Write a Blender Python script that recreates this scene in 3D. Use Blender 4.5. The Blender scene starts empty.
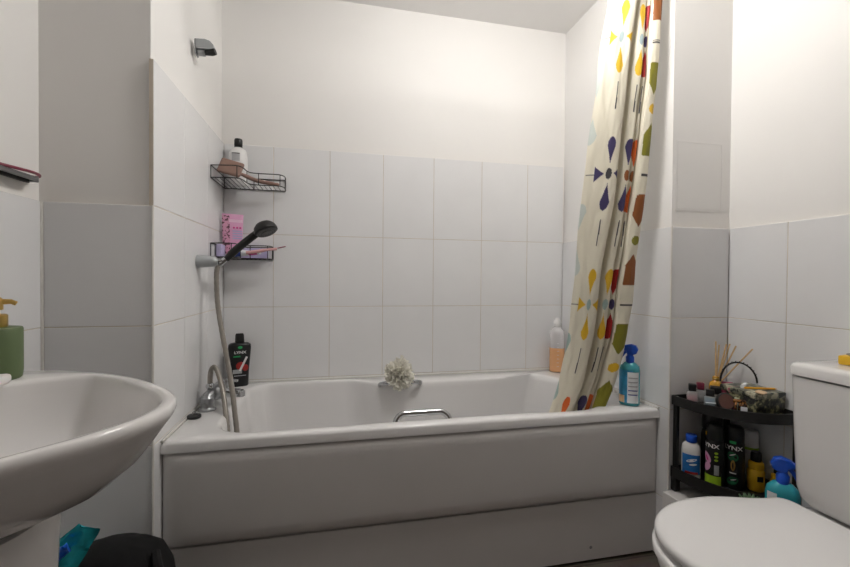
import bpy, bmesh, math, random
from mathutils import Matrix, Vector, noise
random.seed(7)
PI = math.pi
C = bpy.context.scene.collection
WM = {}
CAM = Vector((.4966, -2.0414, 1.0444))

# ------------------------------------------------------------------ materials
def mat(name, col, rough=.5, metal=0., var=.04, vscale=12., bump=0., bscale=60., trans=0., alpha=1., coat=0., ior=1.45, sub=0., transl=0.):
    m = bpy.data.materials.new(name); m.use_nodes = True
    nt = m.node_tree; b = nt.nodes['Principled BSDF']
    b.inputs['Roughness'].default_value = rough; b.inputs['Metallic'].default_value = metal
    b.inputs['IOR'].default_value = ior
    b.inputs['Transmission Weight'].default_value = trans; b.inputs['Alpha'].default_value = alpha
    b.inputs['Coat Weight'].default_value = coat; b.inputs['Coat Roughness'].default_value = .08
    if sub: b.inputs['Subsurface Weight'].default_value = sub
    tc = nt.nodes.new('ShaderNodeTexCoord')
    n = nt.nodes.new('ShaderNodeTexNoise'); n.inputs['Scale'].default_value = vscale; n.inputs['Detail'].default_value = 4
    nt.links.new(tc.outputs['Object'], n.inputs['Vector'])
    r = nt.nodes.new('ShaderNodeValToRGB')
    r.color_ramp.elements[0].position = .3; r.color_ramp.elements[1].position = .7
    lo = [max(0, c*(1-var)) for c in col]; hi = [min(1, c*(1+var)) for c in col]
    r.color_ramp.elements[0].color = (*lo, 1); r.color_ramp.elements[1].color = (*hi, 1)
    nt.links.new(n.outputs['Fac'], r.inputs['Fac']); nt.links.new(r.outputs['Color'], b.inputs['Base Color'])
    if bump:
        n2 = nt.nodes.new('ShaderNodeTexNoise'); n2.inputs['Scale'].default_value = bscale; n2.inputs['Detail'].default_value = 3
        nt.links.new(tc.outputs['Object'], n2.inputs['Vector'])
        bp = nt.nodes.new('ShaderNodeBump'); bp.inputs['Strength'].default_value = bump; bp.inputs['Distance'].default_value = .003
        nt.links.new(n2.outputs['Fac'], bp.inputs['Height']); nt.links.new(bp.outputs['Normal'], b.inputs['Normal'])
    if transl:
        t = nt.nodes.new('ShaderNodeBsdfTranslucent'); mx = nt.nodes.new('ShaderNodeMixShader'); mx.inputs[0].default_value = transl
        nt.links.new(r.outputs['Color'], t.inputs['Color'])
        out = nt.nodes['Material Output']
        nt.links.new(b.outputs[0], mx.inputs[1]); nt.links.new(t.outputs[0], mx.inputs[2]); nt.links.new(mx.outputs[0], out.inputs['Surface'])
    return m

def spots(name, base, dark, scale, thr, rough=.5, third=None):
    m = bpy.data.materials.new(name); m.use_nodes = True
    nt = m.node_tree; b = nt.nodes['Principled BSDF']; b.inputs['Roughness'].default_value = rough
    tc = nt.nodes.new('ShaderNodeTexCoord'); n = nt.nodes.new('ShaderNodeTexNoise')
    n.inputs['Scale'].default_value = scale; n.inputs['Detail'].default_value = 2.5
    nt.links.new(tc.outputs['Object'], n.inputs['Vector'])
    r = nt.nodes.new('ShaderNodeValToRGB'); e = r.color_ramp.elements
    e[0].position = thr-.02; e[0].color = (*dark, 1); e[1].position = thr+.02; e[1].color = (*base, 1)
    if third:
        x = e.new(thr+.1); x.color = (*base, 1); y = e.new(thr+.14); y.color = (*third, 1)
    nt.links.new(n.outputs['Fac'], r.inputs['Fac']); nt.links.new(r.outputs['Color'], b.inputs['Base Color'])
    return m

def floor_mat():
    m = bpy.data.materials.new('wood_vinyl'); m.use_nodes = True
    nt = m.node_tree; b = nt.nodes['Principled BSDF']; b.inputs['Roughness'].default_value = .45
    tc = nt.nodes.new('ShaderNodeTexCoord'); mp = nt.nodes.new('ShaderNodeMapping'); mp.inputs['Scale'].default_value = (2, 14, 1)
    n = nt.nodes.new('ShaderNodeTexNoise'); n.inputs['Scale'].default_value = 4; n.inputs['Detail'].default_value = 6
    br = nt.nodes.new('ShaderNodeTexBrick'); br.inputs['Scale'].default_value = 1; br.inputs['Brick Width'].default_value = .9; br.inputs['Row Height'].default_value = .14
    br.inputs['Mortar Size'].default_value = .003; br.inputs['Color1'].default_value = (.16, .125, .105, 1); br.inputs['Color2'].default_value = (.12, .095, .08, 1); br.inputs['Mortar'].default_value = (.04, .03, .03, 1)
    nt.links.new(tc.outputs['Object'], mp.inputs['Vector']); nt.links.new(mp.outputs[0], n.inputs['Vector']); nt.links.new(tc.outputs['Object'], br.inputs['Vector'])
    mx = nt.nodes.new('ShaderNodeMix'); mx.data_type = 'RGBA'; mx.blend_type = 'MULTIPLY'; mx.inputs[0].default_value = .6
    nt.links.new(br.outputs['Color'], mx.inputs[6]); nt.links.new(n.outputs['Color'], mx.inputs[7]); nt.links.new(mx.outputs[2], b.inputs['Base Color'])
    return m

def attr_mat(name, transl=.25):
    m = bpy.data.materials.new(name); m.use_nodes = True
    nt = m.node_tree; b = nt.nodes['Principled BSDF']; b.inputs['Roughness'].default_value = .6
    a = nt.nodes.new('ShaderNodeAttribute'); a.attribute_name = 'pattern'
    nt.links.new(a.outputs['Color'], b.inputs['Base Color'])
    t = nt.nodes.new('ShaderNodeBsdfTranslucent'); mx = nt.nodes.new('ShaderNodeMixShader'); mx.inputs[0].default_value = transl
    nt.links.new(a.outputs['Color'], t.inputs['Color'])
    nt.links.new(b.outputs[0], mx.inputs[1]); nt.links.new(t.outputs[0], mx.inputs[2]); nt.links.new(mx.outputs[0], nt.nodes['Material Output'].inputs['Surface'])
    return m

PAINT = mat('white_paint', (.84, .825, .805), .75, var=.012, vscale=3, bump=.05, bscale=180)
CEIL = mat('ceiling_paint', (.88, .87, .86), .8, var=.01, vscale=3)
TILE = mat('glazed_tile', (.80, .80, .805), .2, var=.018, vscale=5, bump=.04, bscale=14)
GROUT = mat('grout', (.60, .53, .44), .9, var=.2, vscale=8)
FLOOR = floor_mat()
ACRYL = mat('bath_acrylic', (.78, .77, .765), .14, var=.01, vscale=4, coat=.3)
PANEL = mat('panel_plastic', (.70, .68, .665), .3, var=.015, vscale=3)
CERAM = mat('white_ceramic', (.78, .765, .755), .1, var=.008, vscale=4, coat=.4)
SEATM = mat('seat_plastic', (.80, .79, .785), .18, var=.008, vscale=4)
CHROME = mat('chrome', (.50, .51, .52), .13, 1., var=.05)
SATIN = mat('satin_chrome', (.33, .34, .35), .28, .85, var=.05)
DGREY = mat('dark_grey_plastic', (.07, .07, .072), .35)
GREYP = mat('grey_plastic', (.40, .42, .43), .35, .3, var=.04)
HOSEM = mat('shower_hose_plastic', (.29, .265, .235), .4, .4, var=.06, vscale=40)
BLACK = mat('black_plastic', (.012, .012, .013), .3, var=.2)
BLACKS = mat('black_satin', (.010, .0095, .0095), .45, var=.2)
WIRE = mat('black_wire', (.02, .018, .018), .4, .2, var=.2)
BLACKF = mat('black_fabric', (.004, .004, .0045), .95, var=.3, vscale=60, bump=.3, bscale=300)
WHITEP = mat('white_plastic', (.80, .79, .78), .3, var=.01)
GREEN = mat('matt_green_glass', (.105, .15, .065), .5, var=.05)
GOLD = mat('brushed_gold', (.62, .42, .13), .28, .9, var=.06)
SILIC = mat('sealant', (.76, .74, .70), .5, var=.06, vscale=20)
BROWNB = mat('brush_brown', (.27, .165, .13), .45, var=.08, vscale=30)
PINK = mat('pink_plastic', (.72, .36, .56), .4, var=.05)
PINKL = mat('pale_pink_print', (.84, .58, .72), .4, var=.05)
LEOP = spots('leopard_print', (.66, .32, .46), (.10, .03, .05), 75, .47)
LILAC = mat('lilac_card', (.50, .45, .68), .5, var=.06)
BLUE = mat('blue_plastic', (.012, .085, .55), .28, var=.05)
BLUEL = mat('blue_label', (.02, .17, .50), .4, var=.3, vscale=25)
NAVYT = mat('navy_print', (.03, .06, .28), .4, var=.1)
MAGEN = mat('magenta_print', (.66, .05, .28), .4, var=.08)
TEALT = mat('teal_liquid', (.05, .46, .55), .15, var=.05, trans=.25)
AQUA = mat('aqua_liquid', (.10, .52, .60), .1, var=.05, trans=.4)
SKYL = mat('sky_label', (.04, .32, .58), .4, var=.35, vscale=20)
WHLAB = mat('white_label', (.78, .80, .82), .4, var=.03)
ORANGE = mat('orange_liquid', (.82, .44, .22), .2, var=.04)
CLEAR = mat('cloudy_clear_plastic', (.84, .82, .83), .25, var=.02, alpha=.62)
CREAM = mat('cream_netting', (.93, .91, .83), .6, var=.04, vscale=40, transl=.3)
YELLOW = mat('yellow_plastic', (.80, .47, .02), .35, var=.04)
LIME = mat('lime_print', (.36, .58, .03), .4, var=.15)
DKGREEN = mat('dark_green_print', (.015, .12, .05), .4, var=.5, vscale=60)
BRGREEN = mat('bright_green_print', (.03, .40, .12), .4, var=.1)
RED = mat('red_print', (.36, .025, .02), .4, var=.3, vscale=50)
GLASS = mat('clear_glass', (.92, .95, .94), .03, var=.01, trans=.92)
VIAL = mat('vial_glass', (.85, .86, .86), .06, alpha=.35)
AMBER = mat('amber_oil', (.72, .38, .05), .1, var=.05, trans=.15)
REED = mat('reed_wood', (.66, .46, .24), .7, var=.15, vscale=50)
TEALF = mat('teal_foil', (.02, .42, .48), .22, .5, var=.5, vscale=18)
BLUEF = mat('blue_foil', (.01, .12, .60), .3, .5, var=.3, vscale=18)
FLORAL = spots('floral_print', (.06, .065, .04), (.012, .012, .014), 60, .46, .35, (.30, .28, .16))
FLORALT = spots('floral_lid_print', (.22, .22, .16), (.03, .035, .03), 48, .46, .3, (.55, .52, .38))
RAZP = mat('razor_pink', (.66, .36, .36), .4)
PEACH = mat('peach_plastic', (.80, .56, .34), .5, var=.05)
PENC = mat('orange_pencil', (.85, .42, .03), .4, var=.05)
MAROON = mat('maroon_plastic', (.22, .03, .06), .3, var=.2)
PINKLQ = mat('pink_liquid', (.70, .25, .30), .1, var=.1)
BLUELQ = mat('blue_liquid', (.05, .28, .45), .1, var=.1)
TORT = spots('tortoiseshell', (.30, .13, .04), (.03, .015, .01), 70, .5, .2)
LEAF = mat('succulent_leaf', (.10, .17, .09), .5, var=.2, vscale=30)
SAGE = mat('sage_plastic', (.50, .56, .42), .4, var=.05)
TERRA = mat('clay_pot', (.32, .16, .09), .8, var=.1)
GREYSCR = mat('grey_scourer', (.35, .33, .32), .9, var=.25, vscale=60)
SOAP = mat('white_soap', (.80, .78, .75), .35, var=.03, sub=.2)
LAMPM = bpy.data.materials.new('lamp_diffuser'); LAMPM.use_nodes = True
_b = LAMPM.node_tree.nodes['Principled BSDF']; _b.inputs['Emission Color'].default_value = (1, .97, .93, 1); _b.inputs['Emission Strength'].default_value = 45
CURT = attr_mat('curtain_print', .14)

# ------------------------------------------------------------------ mesh builder
class MB:
    def __init__(s): s.bm = bmesh.new()
    def box(s, c, d, bev=0., M=None, seg=2):
        t = bmesh.new(); bmesh.ops.create_cube(t, size=1)
        bmesh.ops.scale(t, vec=d, verts=t.verts)
        if bev: bmesh.ops.bevel(t, geom=list(t.edges), offset=bev, segments=seg, profile=.5, affect='EDGES')
        if M is not None: bmesh.ops.transform(t, matrix=M, verts=t.verts)
        bmesh.ops.translate(t, vec=c, verts=t.verts)
        return s.add(t)
    def add(s, t):
        me = bpy.data.meshes.new('tmp'); t.to_mesh(me); t.free(); s.bm.from_mesh(me); bpy.data.meshes.remove(me); return s
    def addmesh(s, me): s.bm.from_mesh(me); return s
    def rings(s, rs, close=True, cap0=False, cap1=False):
        V = [[s.bm.verts.new(p) for p in r] for r in rs]; n = len(V[0])
        for i in range(len(V)-1):
            for j in range(n if close else n-1):
                k = (j+1) % n
                s.bm.faces.new((V[i][j], V[i][k], V[i+1][k], V[i+1][j]))
        if cap0: s.bm.faces.new(V[0][::-1])
        if cap1: s.bm.faces.new(V[-1])
        return s
    def tube(s, pts, r, seg=10, closed=False, cap=True):
        P = [Vector(p) for p in pts]; n = len(P); rs = r if isinstance(r, (list, tuple)) else [r]*n
        out = []; prev = None
        for i in range(n):
            if closed: t = P[(i+1) % n]-P[i-1]
            else: t = P[min(i+1, n-1)]-P[max(i-1, 0)]
            t.normalize()
            if prev is None:
                a = Vector((0, 0, 1)) if abs(t.z) < .9 else Vector((1, 0, 0)); u = t.cross(a).normalized()
            else:
                u = prev-t*prev.dot(t); u.normalize()
            prev = u; v = t.cross(u)
            out.append([P[i]+(u*math.cos(2*PI*k/seg)+v*math.sin(2*PI*k/seg))*rs[i] for k in range(seg)])
        if closed: out.append(out[0]); cap = False
        return s.rings(out, True, cap, cap)
    def lathe(s, prof, seg=28, sx=1, sy=1, M=None, c=(0, 0, 0), pw=2.):
        def ring(r, z):
            o = []
            for k in range(seg):
                a = 2*PI*k/seg; ca, sa = math.cos(a), math.sin(a)
                if pw != 2: ca, sa = math.copysign(abs(ca)**(2/pw), ca), math.copysign(abs(sa)**(2/pw), sa)
                v = Vector((r*sx*ca, r*sy*sa, z))
                if M is not None: v = M @ v
                o.append(v+Vector(c))
            return o
        return s.rings([ring(max(r, 1e-4), z) for r, z in prof], True, True, True)
    def ell(s, c, rad, seg=20, M=None):
        t = bmesh.new(); bmesh.ops.create_uvsphere(t, u_segments=seg, v_segments=seg//2, radius=1)
        bmesh.ops.scale(t, vec=rad, verts=t.verts)
        if M is not None: bmesh.ops.transform(t, matrix=M, verts=t.verts)
        bmesh.ops.translate(t, vec=c, verts=t.verts); return s.add(t)
    def build(s, name, m, parent=None, world=False, smooth=True, ang=40):
        bm = s.bm
        bmesh.ops.remove_doubles(bm, verts=bm.verts, dist=1e-6)
        bmesh.ops.recalc_face_normals(bm, faces=bm.faces)
        if world and parent: bmesh.ops.transform(bm, matrix=WM[parent].inverted(), verts=bm.verts)
        me = bpy.data.meshes.new(name); bm.to_mesh(me); bm.free()
        if smooth:
            for p in me.polygons: p.use_smooth = True
            me.set_sharp_from_angle(angle=math.radians(ang))
        me.materials.append(m)
        o = bpy.data.objects.new(name, me); C.objects.link(o)
        if parent: o.parent = parent; WM[o] = WM[parent]
        else: WM[o] = Matrix.Identity(4)
        return o

def bez(pts, n=10):
    P = [Vector(p) for p in pts]; out = []
    for i in range(len(P)-1):
        p0, p1, p2, p3 = P[max(i-1, 0)], P[i], P[i+1], P[min(i+2, len(P)-1)]
        for k in range(n):
            t = k/n
            out.append(.5*((2*p1)+(p2-p0)*t+(2*p0-5*p1+4*p2-p3)*t*t+(3*p1-p0-3*p2+p3)*t**3))
    return out+[P[-1]]

def thing(name, label, cat, loc=(0, 0, 0), rz=0., group=None):
    o = bpy.data.objects.new(name, None); C.objects.link(o); o.empty_display_size = .05
    o.location = loc; o.rotation_euler = (0, 0, rz); o['label'] = label; o['category'] = cat
    if group: o['group'] = group
    WM[o] = Matrix.Translation(loc) @ Matrix.Rotation(rz, 4, 'Z')
    return o
def tag(o, label, cat, group=None):
    o['label'] = label; o['category'] = cat
    if group: o['group'] = group
    return o
def struct(o): o['kind'] = 'structure'; return o
def face(x, y, off=0.): return math.atan2(CAM.x-x, -(CAM.y-y))+off

def textmesh(txt, size, bold=0.):
    cu = bpy.data.curves.new('t', 'FONT'); cu.body = txt; cu.size = size; cu.align_x = 'CENTER'; cu.align_y = 'CENTER'; cu.offset = bold
    o = bpy.data.objects.new('t', cu); C.objects.link(o)
    bpy.context.view_layer.update()
    me = bpy.data.meshes.new_from_object(o.evaluated_get(bpy.context.evaluated_depsgraph_get()))
    bpy.data.objects.remove(o); bpy.data.curves.remove(cu); return me
def wrap(bm, R, z, a0, sx, sy, e):
    for v in bm.verts:
        p = a0+v.co.x/(R*sx); h = v.co.z
        v.co = Vector(((R+e)*sx*math.sin(p), -(R+e)*sy*math.cos(p), z+v.co.y))
def text_on(parent, name, txt, size, m, R, z, a0=0., sx=1., sy=1., e=.0012, bold=0., xs=1., tilt=0.):
    b = MB(); me = textmesh(txt, size, bold); b.addmesh(me); bpy.data.meshes.remove(me)
    for v in b.bm.verts:
        x, y = v.co.x*xs, v.co.y
        v.co.x = x*math.cos(tilt)-y*math.sin(tilt); v.co.y = x*math.sin(tilt)+y*math.cos(tilt)
    bmesh.ops.triangulate(b.bm, faces=b.bm.faces); bmesh.ops.subdivide_edges(b.bm, edges=b.bm.edges, cuts=1)
    wrap(b.bm, R, z, a0, sx, sy, e); return b.build(name, m, parent, smooth=False)
def patch(parent, name, w, h, m, R, z, a0=0., sx=1., sy=1., e=.0006, shape='rect', tilt=0.):
    b = MB(); n = 14
    if shape == 'rect':
        g = [[b.bm.verts.new((w*(i/n-.5), h*(j/4-.5), 0)) for i in range(n+1)] for j in range(5)]
        for j in range(4):
            for i in range(n): b.bm.faces.new((g[j][i], g[j][i+1], g[j+1][i+1], g[j+1][i]))
    else:
        pts = []
        for k in range(20):
            a = 2*PI*k/20; r = 1
            if shape == 'leaf': x = w/2*math.sin(a)*abs(math.sin(a/2)); y = h/2*math.cos(a)
            else: x = w/2*math.cos(a); y = h/2*math.sin(a)
            pts.append(b.bm.verts.new((x*math.cos(tilt)-y*math.sin(tilt), x*math.sin(tilt)+y*math.cos(tilt), 0)))
        c = b.bm.verts.new((0, 0, 0))
        for k in range(20): b.bm.faces.new((c, pts[k], pts[(k+1) % 20]))
    wrap(b.bm, R, z, a0, sx, sy, e); return b.build(name, m, parent)

# ------------------------------------------------------------------ room shell
W = 1.7; Z1, Z2, Z3, Z4 = 1.6497, 1.2416, .9043, .567; ZC = 2.374
YN = -.745; XL = -.268; XR = 1.959; YF = -2.45; P = .012
def wallbox(name, x0, x1, y0, y1, z0=0., z1=ZC+.1, m=None):
    return struct(MB().box(((x0+x1)/2, (y0+y1)/2, (z0+z1)/2), (x1-x0, y1-y0, z1-z0)).build(name, m or PAINT, smooth=False))
wb = wallbox('wall_back', -.45, 2.15, P, .13)
wal = wallbox('wall_alcove_left', -.45, -P, YN+P, P)
war = wallbox('wall_alcove_right', W+P, 2.15, YN+P, P)
wl = wallbox('wall_left', -.45, XL-P, YF, YN+P)
wr = wallbox('wall_right', XR+P, 2.15, YF, YN+P)
wf = wallbox('wall_front', -.45, 2.15, YF-.12, YF, m=mat('bounce_cut_dark', (.22, .19, .17), .7))  # unseen wall behind the camera, coloured dark to cut bounce light in the room
struct(MB().box((.85, (YF)/2, -.05), (2.6, -YF+.3, .1)).build('floor', FLOOR, smooth=False))
struct(MB().box((.85, (YF)/2, ZC+.05), (2.6, -YF+.3, .1)).build('ceiling', CEIL, smooth=False))

def tiles(parent, o, u, n, ucuts, zcuts, ends=()):
    """glazed tiles on one wall: o = corner point of the tile face, u along the wall, n out of it"""
    o, u, n = Vector(o), Vector(u), Vector(n); g = .0011; bv = .0010
    b = MB()
    for i in range(len(ucuts)-1):
        for j in range(len(zcuts)-1):
            a0, a1, z0, z1 = ucuts[i]+g, ucuts[i+1]-g, zcuts[j]+g, zcuts[j+1]-g
            def q(a, z, d): return o+u*a+Vector((0, 0, z))-n*d
            R = [[q(a0, z0, P), q(a1, z0, P), q(a1, z1, P), q(a0, z1, P)],
                 [q(a0, z0, bv), q(a1, z0, bv), q(a1, z1, bv), q(a0, z1, bv)],
                 [q(a0+bv, z0+bv, 0), q(a1-bv, z0+bv, 0), q(a1-bv, z1-bv, 0), q(a0+bv, z1-bv, 0)]]
            b.rings(R, True, False, True)
    ob = b.build('tiles', TILE, parent, smooth=False)
    b = MB(); a0, a1, z0, z1 = ucuts[0]+.001, ucuts[-1]-.001, zcuts[0], zcuts[-1]-.001
    R = [[o+u*a+Vector((0, 0, z))-n*d for a, z in ((a0, z0), (a1, z0), (a1, z1), (a0, z1))] for d in (P, .0012)]
    b.rings(R, True, False, True); b.build('grout', GROUT, parent, smooth=False)
tiles(wb, (0, 0, 0), (1, 0, 0), (0, -1, 0), [0]+[.2145+.2556*k for k in range(6)]+[W], [.23, Z4, Z3, Z2, Z1])
tiles(wal, (0, 0, 0), (0, -1, 0), (1, 0, 0), [0, .249, .504, -YN], [.0, .23, Z4, Z3, Z2, Z1])
n_ = tiles(wal, (XL, YN, 0), (1, 0, 0), (0, -1, 0), [0.004, -XL], [0, .23, Z4, Z3, Z2])
tiles(war, (W, 0, 0), (0, -1, 0), (-1, 0, 0), [0, .249, .504, -YN], [0, .23, Z4, Z3, Z2])
tiles(war, (W, YN, 0), (1, 0, 0), (0, -1, 0), [0, XR-W], [0, .23, Z4, Z3, Z2])
tiles(wl, (XL, YN, 0), (0, -1, 0), (1, 0, 0), [.0, .24, .495, .75, 1.005, 1.26, 1.515, -YF+YN], [0, .23, Z4, Z3, Z2])
tiles(wr, (XR, YN, 0), (0, -1, 0), (-1, 0, 0), [0, .208, .464, .72, .975, 1.23, 1.485, -YF+YN], [0, .23, Z4, Z3, Z2])
# tiled pipe boxing in the corner beside the bath
struct(MB().box(((1.676+XR)/2, (YN-.001-1.1)/2, .135), (XR-1.676, -.746+1.1, .27), .006).build('trim_1', PANEL))
# sealant beads and skirting strips by the bath
struct(MB().tube([(-.002, -.7455, .0), (-.002, -.7455, Z2)], .0035, 6).build('trim_2', SILIC))
struct(MB().tube([(W+.002, -.7455, .272), (W+.002, -.7455, Z2)], .0035, 6).build('trim_3', SILIC))
struct(MB().tube([(XL+.001, YN-.001, .0), (XL+.001, YN-.001, Z2)], .004, 6).build('trim_4', SILIC))

b = MB()
x0, x1, z0, z1 = 1.728, 1.932, 1.305, 1.56
for (c, d) in (((1.83, YN+P-.0005, z0), (x1-x0+.006, .0010, .006)), ((1.83, YN+P-.0005, z1), (x1-x0+.006, .0010, .006)), ((x0, YN+P-.0005, 1.4325), (.006, .0010, z1-z0)), ((x1, YN+P-.0005, 1.4325), (.006, .0010, z1-z0))):
    b.box(c, d, .0003)
ap = thing('access_panel', 'white painted access panel on the narrow wall right of the shower curtain', 'panel', (1.83, YN+P, 1.43))
b.build('frame', PAINT, ap, True, smooth=False)
MB().box((1.83, YN+P-.0004, 1.4325), (x1-x0-.010, .0008, z1-z0-.010), .0003).build('panel', PAINT, ap, True, smooth=False)

# ceiling downlight above the bath edge
LX, LY = 1.12, -.93
cl = thing('ceiling_light', 'round white ceiling light above the front edge of the bath', 'light', (LX, LY, ZC))
MB().lathe([(.125, 0), (.125, -.012), (.118, -.02), (.105, -.02), (.105, 0)], 40).build('rim', WHITEP, cl)
MB().lathe([(.104, -.018), (.110, -.05), (.110, -.09), (.102, -.112), (.085, -.126), (.055, -.134), (.03, -.137), (.001, -.138)], 40).build('diffuser', LAMPM, cl)

# ------------------------------------------------------------------ bath
bath = thing('bathtub', 'white built-in bathtub with chrome grab handles and a white side panel', 'bathtub', (.85, -.35, 0))
ZR = .5578
def smooth(t): t = max(0, min(1, t)); return t*t*(3-2*t)
def backY(x): return -.05-.085*smooth((x-.56)/.14)*(1-smooth((x-1.30)/.22))
def frontY(x): return -.66+.012*smooth((x-.5)/.2)*(1-smooth((x-1.1)/.2))
cx, cy = .84, -.36; X0, X1 = .125, 1.57
angs = sorted([2*PI*k/168 for k in range(168)]+[math.atan2(y-cy, x-cx) % (2*PI) for x in (.001, W-.001) for y in (-.704, -.001)])
def opening(a):
    d = Vector((math.cos(a), math.sin(a))); lo, hi = 0., 2.
    def inside(p):
        if not (X0 < p.x < X1): return False
        rr = .12; yb, yf = backY(p.x), frontY(p.x)
        if not (yf < p.y < yb): return False
        for (ex, sx) in ((X0, 1), (X1, -1)):
            for (ey, sy) in ((yb, -1), (yf, 1)):
                px, py = (p.x-ex)*sx, (p.y-ey)*sy
                r2 = rr if ex == X0 else .2
                if px < r2 and py < r2 and (px-r2)**2+(py-r2)**2 > r2*r2: return False
        return True
    for _ in range(40):
        m = (lo+hi)/2; p = Vector((cx, cy))+d*m
        if inside(p): lo = m
        else: hi = m
    return Vector((cx, cy))+d*lo
def outer(a, ins=0.):
    d = Vector((math.cos(a), math.sin(a))); t = 9
    if d.x > 1e-9: t = min(t, (W-.001-ins-cx)/d.x)
    if d.x < -1e-9: t = min(t, (.001+ins-cx)/d.x)
    if d.y > 1e-9: t = min(t, (-.001-ins-cy)/d.y)
    if d.y < -1e-9: t = min(t, (-.704+ins-cy)/d.y)
    return Vector((cx, cy))+d*t
OP = [opening(a) for a in angs]
R = []
for ins, z in ((.012, ZR-.034), (.0, ZR-.034), (.0, ZR-.010), (.003, ZR-.003), (.010, ZR)):
    R.append([Vector((*outer(a, ins), z)) for a in angs])
def ring(ins, z, kx=1.):
    o = []
    for p in OP:
        v = Vector((cx, cy))-p; L = v.length; v = v/L
        sx = 1.6*kx if p.x > 1.3 else kx
        o.append(Vector((p.x+v.x*ins*sx, p.y+v.y*ins*.9, z)))
    return o
R += [ring(-.014, ZR), ring(-.004, ZR-.002), ring(.004, ZR-.010), ring(.009, ZR-.03), ring(.028, ZR-.15), ring(.05, ZR-.3), ring(.075, ZR-.365), ring(.12, ZR-.395), ring(.2, ZR-.405)]
MB().rings(R, True, False, True).build('tub', ACRYL, bath, True, ang=50)
# raised tiling upstand at the wall edge
MB().tube([(.004, -.700, ZR+.002), (.004, -.006, ZR+.003), (W-.004, -.006, ZR+.003), (W-.004, -.700, ZR+.002)], .0042, 8).build('sealant', SILIC, bath, True)
def panel(zlo, zhi, y, bow, x0, x1):
    b = MB(); n = 40; rs = []
    zz = [zlo+(zhi-zlo)*t for t in (0, .01, .03, .07, .15, .3, .5, .7, .85, .93, .97, .99, 1)]
    for z in zz:
        t = (z-zlo)/(zhi-zlo); r = []
        for i in range(n+1):
            s = i/n; s = .5-.5*math.cos(PI*s); x = x0+(x1-x0)*s
            ez = min(1, min(t/.10, (1-t)/.07)); ex = min(1, min(s/.04, (1-s)/.04))
            f = math.sqrt(max(0, 1-(1-ez)**2))*math.sqrt(max(0, 1-(1-ex)**2)) if bow else 1
            r.append(Vector((x, y-bow*f, z)))
        rs.append(r)
    bk = [[Vector((p.x, y+.012, p.z)) for p in (r[0], r[-1])] for r in rs]
    b.rings(rs, False)
    f = rs; loop = f[0]+[r[-1] for r in f[1:]]+f[-1][::-1][1:]+[r[0] for r in f[::-1][1:-1]]
    b.rings([loop, [Vector((p.x, y+.012, p.z)) for p in loop]], True, False, True)
    return b
panel(.237, .521, -.687, .017, .001, 1.699).build('upper_panel', PANEL, bath, True, ang=60)
panel(.012, .232, -.692, .0, .002, 1.698).build('lower_panel', PANEL, bath, True, ang=60)
b = MB().lathe([(.001, 0), (.005, .0005), (.006, .002)], 14, M=Matrix.Rotation(PI/2, 4, 'X'), c=(1.42, -.6935, .06)); b.build('panel_screw', SATIN, bath, True)
def grab(y, dy, z0, zt):
    pts = [(.70, y, z0), (.704, y+dy*.45, z0+(zt-z0)*.55), (.722, y+dy*.9, zt-.002), (.745, y+dy, zt), (.795, y+dy, zt), (.845, y+dy, zt), (.868, y+dy*.9, zt-.002), (.886, y+dy*.45, z0+(zt-z0)*.55), (.89, y, z0)]
    b = MB().tube(bez(pts, 6), .0105, 12)
    return b
g = grab(-.652, .012, .540, .578); g.build('grab_handle', CHROME, bath, True)
g = grab(-.133, -.045, .548, .568); g.build('grab_handle', CHROME, bath, True)

# ------------------------------------------------------------------ bath mixer tap
tap = thing('bath_mixer_tap', 'chrome mixer tap on the left end of the bathtub', 'tap', (.055, -.28, ZR))
for y in (-.405, -.235):
    b = MB().lathe([(.030, ZR), (.030, ZR+.006), (.024, ZR+.010), (.022, ZR+.014), (.022, ZR+.030), (.025, ZR+.032), (.025, ZR+.046), (.018, ZR+.054)], 24, c=(.044, y, 0)); b.build('pillar', SATIN, tap, True)
b = MB().tube(bez([(.044, -.405, .590), (.046, -.40, .604), (.052, -.375, .611), (.057, -.32, .612), (.052, -.265, .611), (.046, -.24, .604), (.044, -.235, .590)], 6), [.020]*37, 16)
b.ell((.060, -.35, .610), (.032, .05, .030)); b.build('body', SATIN, tap, True)
b = MB().tube(bez([(.07, -.355, .607), (.10, -.355, .605), (.130, -.355, .604), (.146, -.355, .603)], 6), [.017]*10+[.0155]*9, 16)
b.lathe([(.0135, -.012), (.0165, -.01), (.0165, .008), (.012, .012)], 18, c=(.147, -.355, .601)); b.build('spout', CHROME, tap, True)
b = MB().lathe([(.010, .605), (.009, .635), (.011, .645), (.009, .654)], 18, c=(.095, -.355, 0))
b.tube([(.072, -.352, .651), (.10, -.355, .653), (.138, -.36, .650)], [.008, .0075, .0055], 10); b.build('lever', CHROME, tap, True)
MB().ell((.048, -.385, .640), (.015, .015, .014)).lathe([(.009, .605), (.009, .632)], 12, c=(.048, -.385, 0)).build('diverter_knob', CHROME, tap, True)
pl = thing('bath_plug', 'black rubber bath plug lying on the bath ledge below the tap', 'plug', (.026, -.488, ZR))
MB().lathe([(.019, 0), (.022, .002), (.022, .009), (.019, .012), (.001, .013)], 28).build('stopper', BLACK, pl)
MB().tube([(.006*math.cos(a), 0, .016+.006*math.sin(a)) for a in [2*PI*k/14 for k in range(14)]], .0014, 6, True).build('ring', SATIN, pl)

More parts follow.
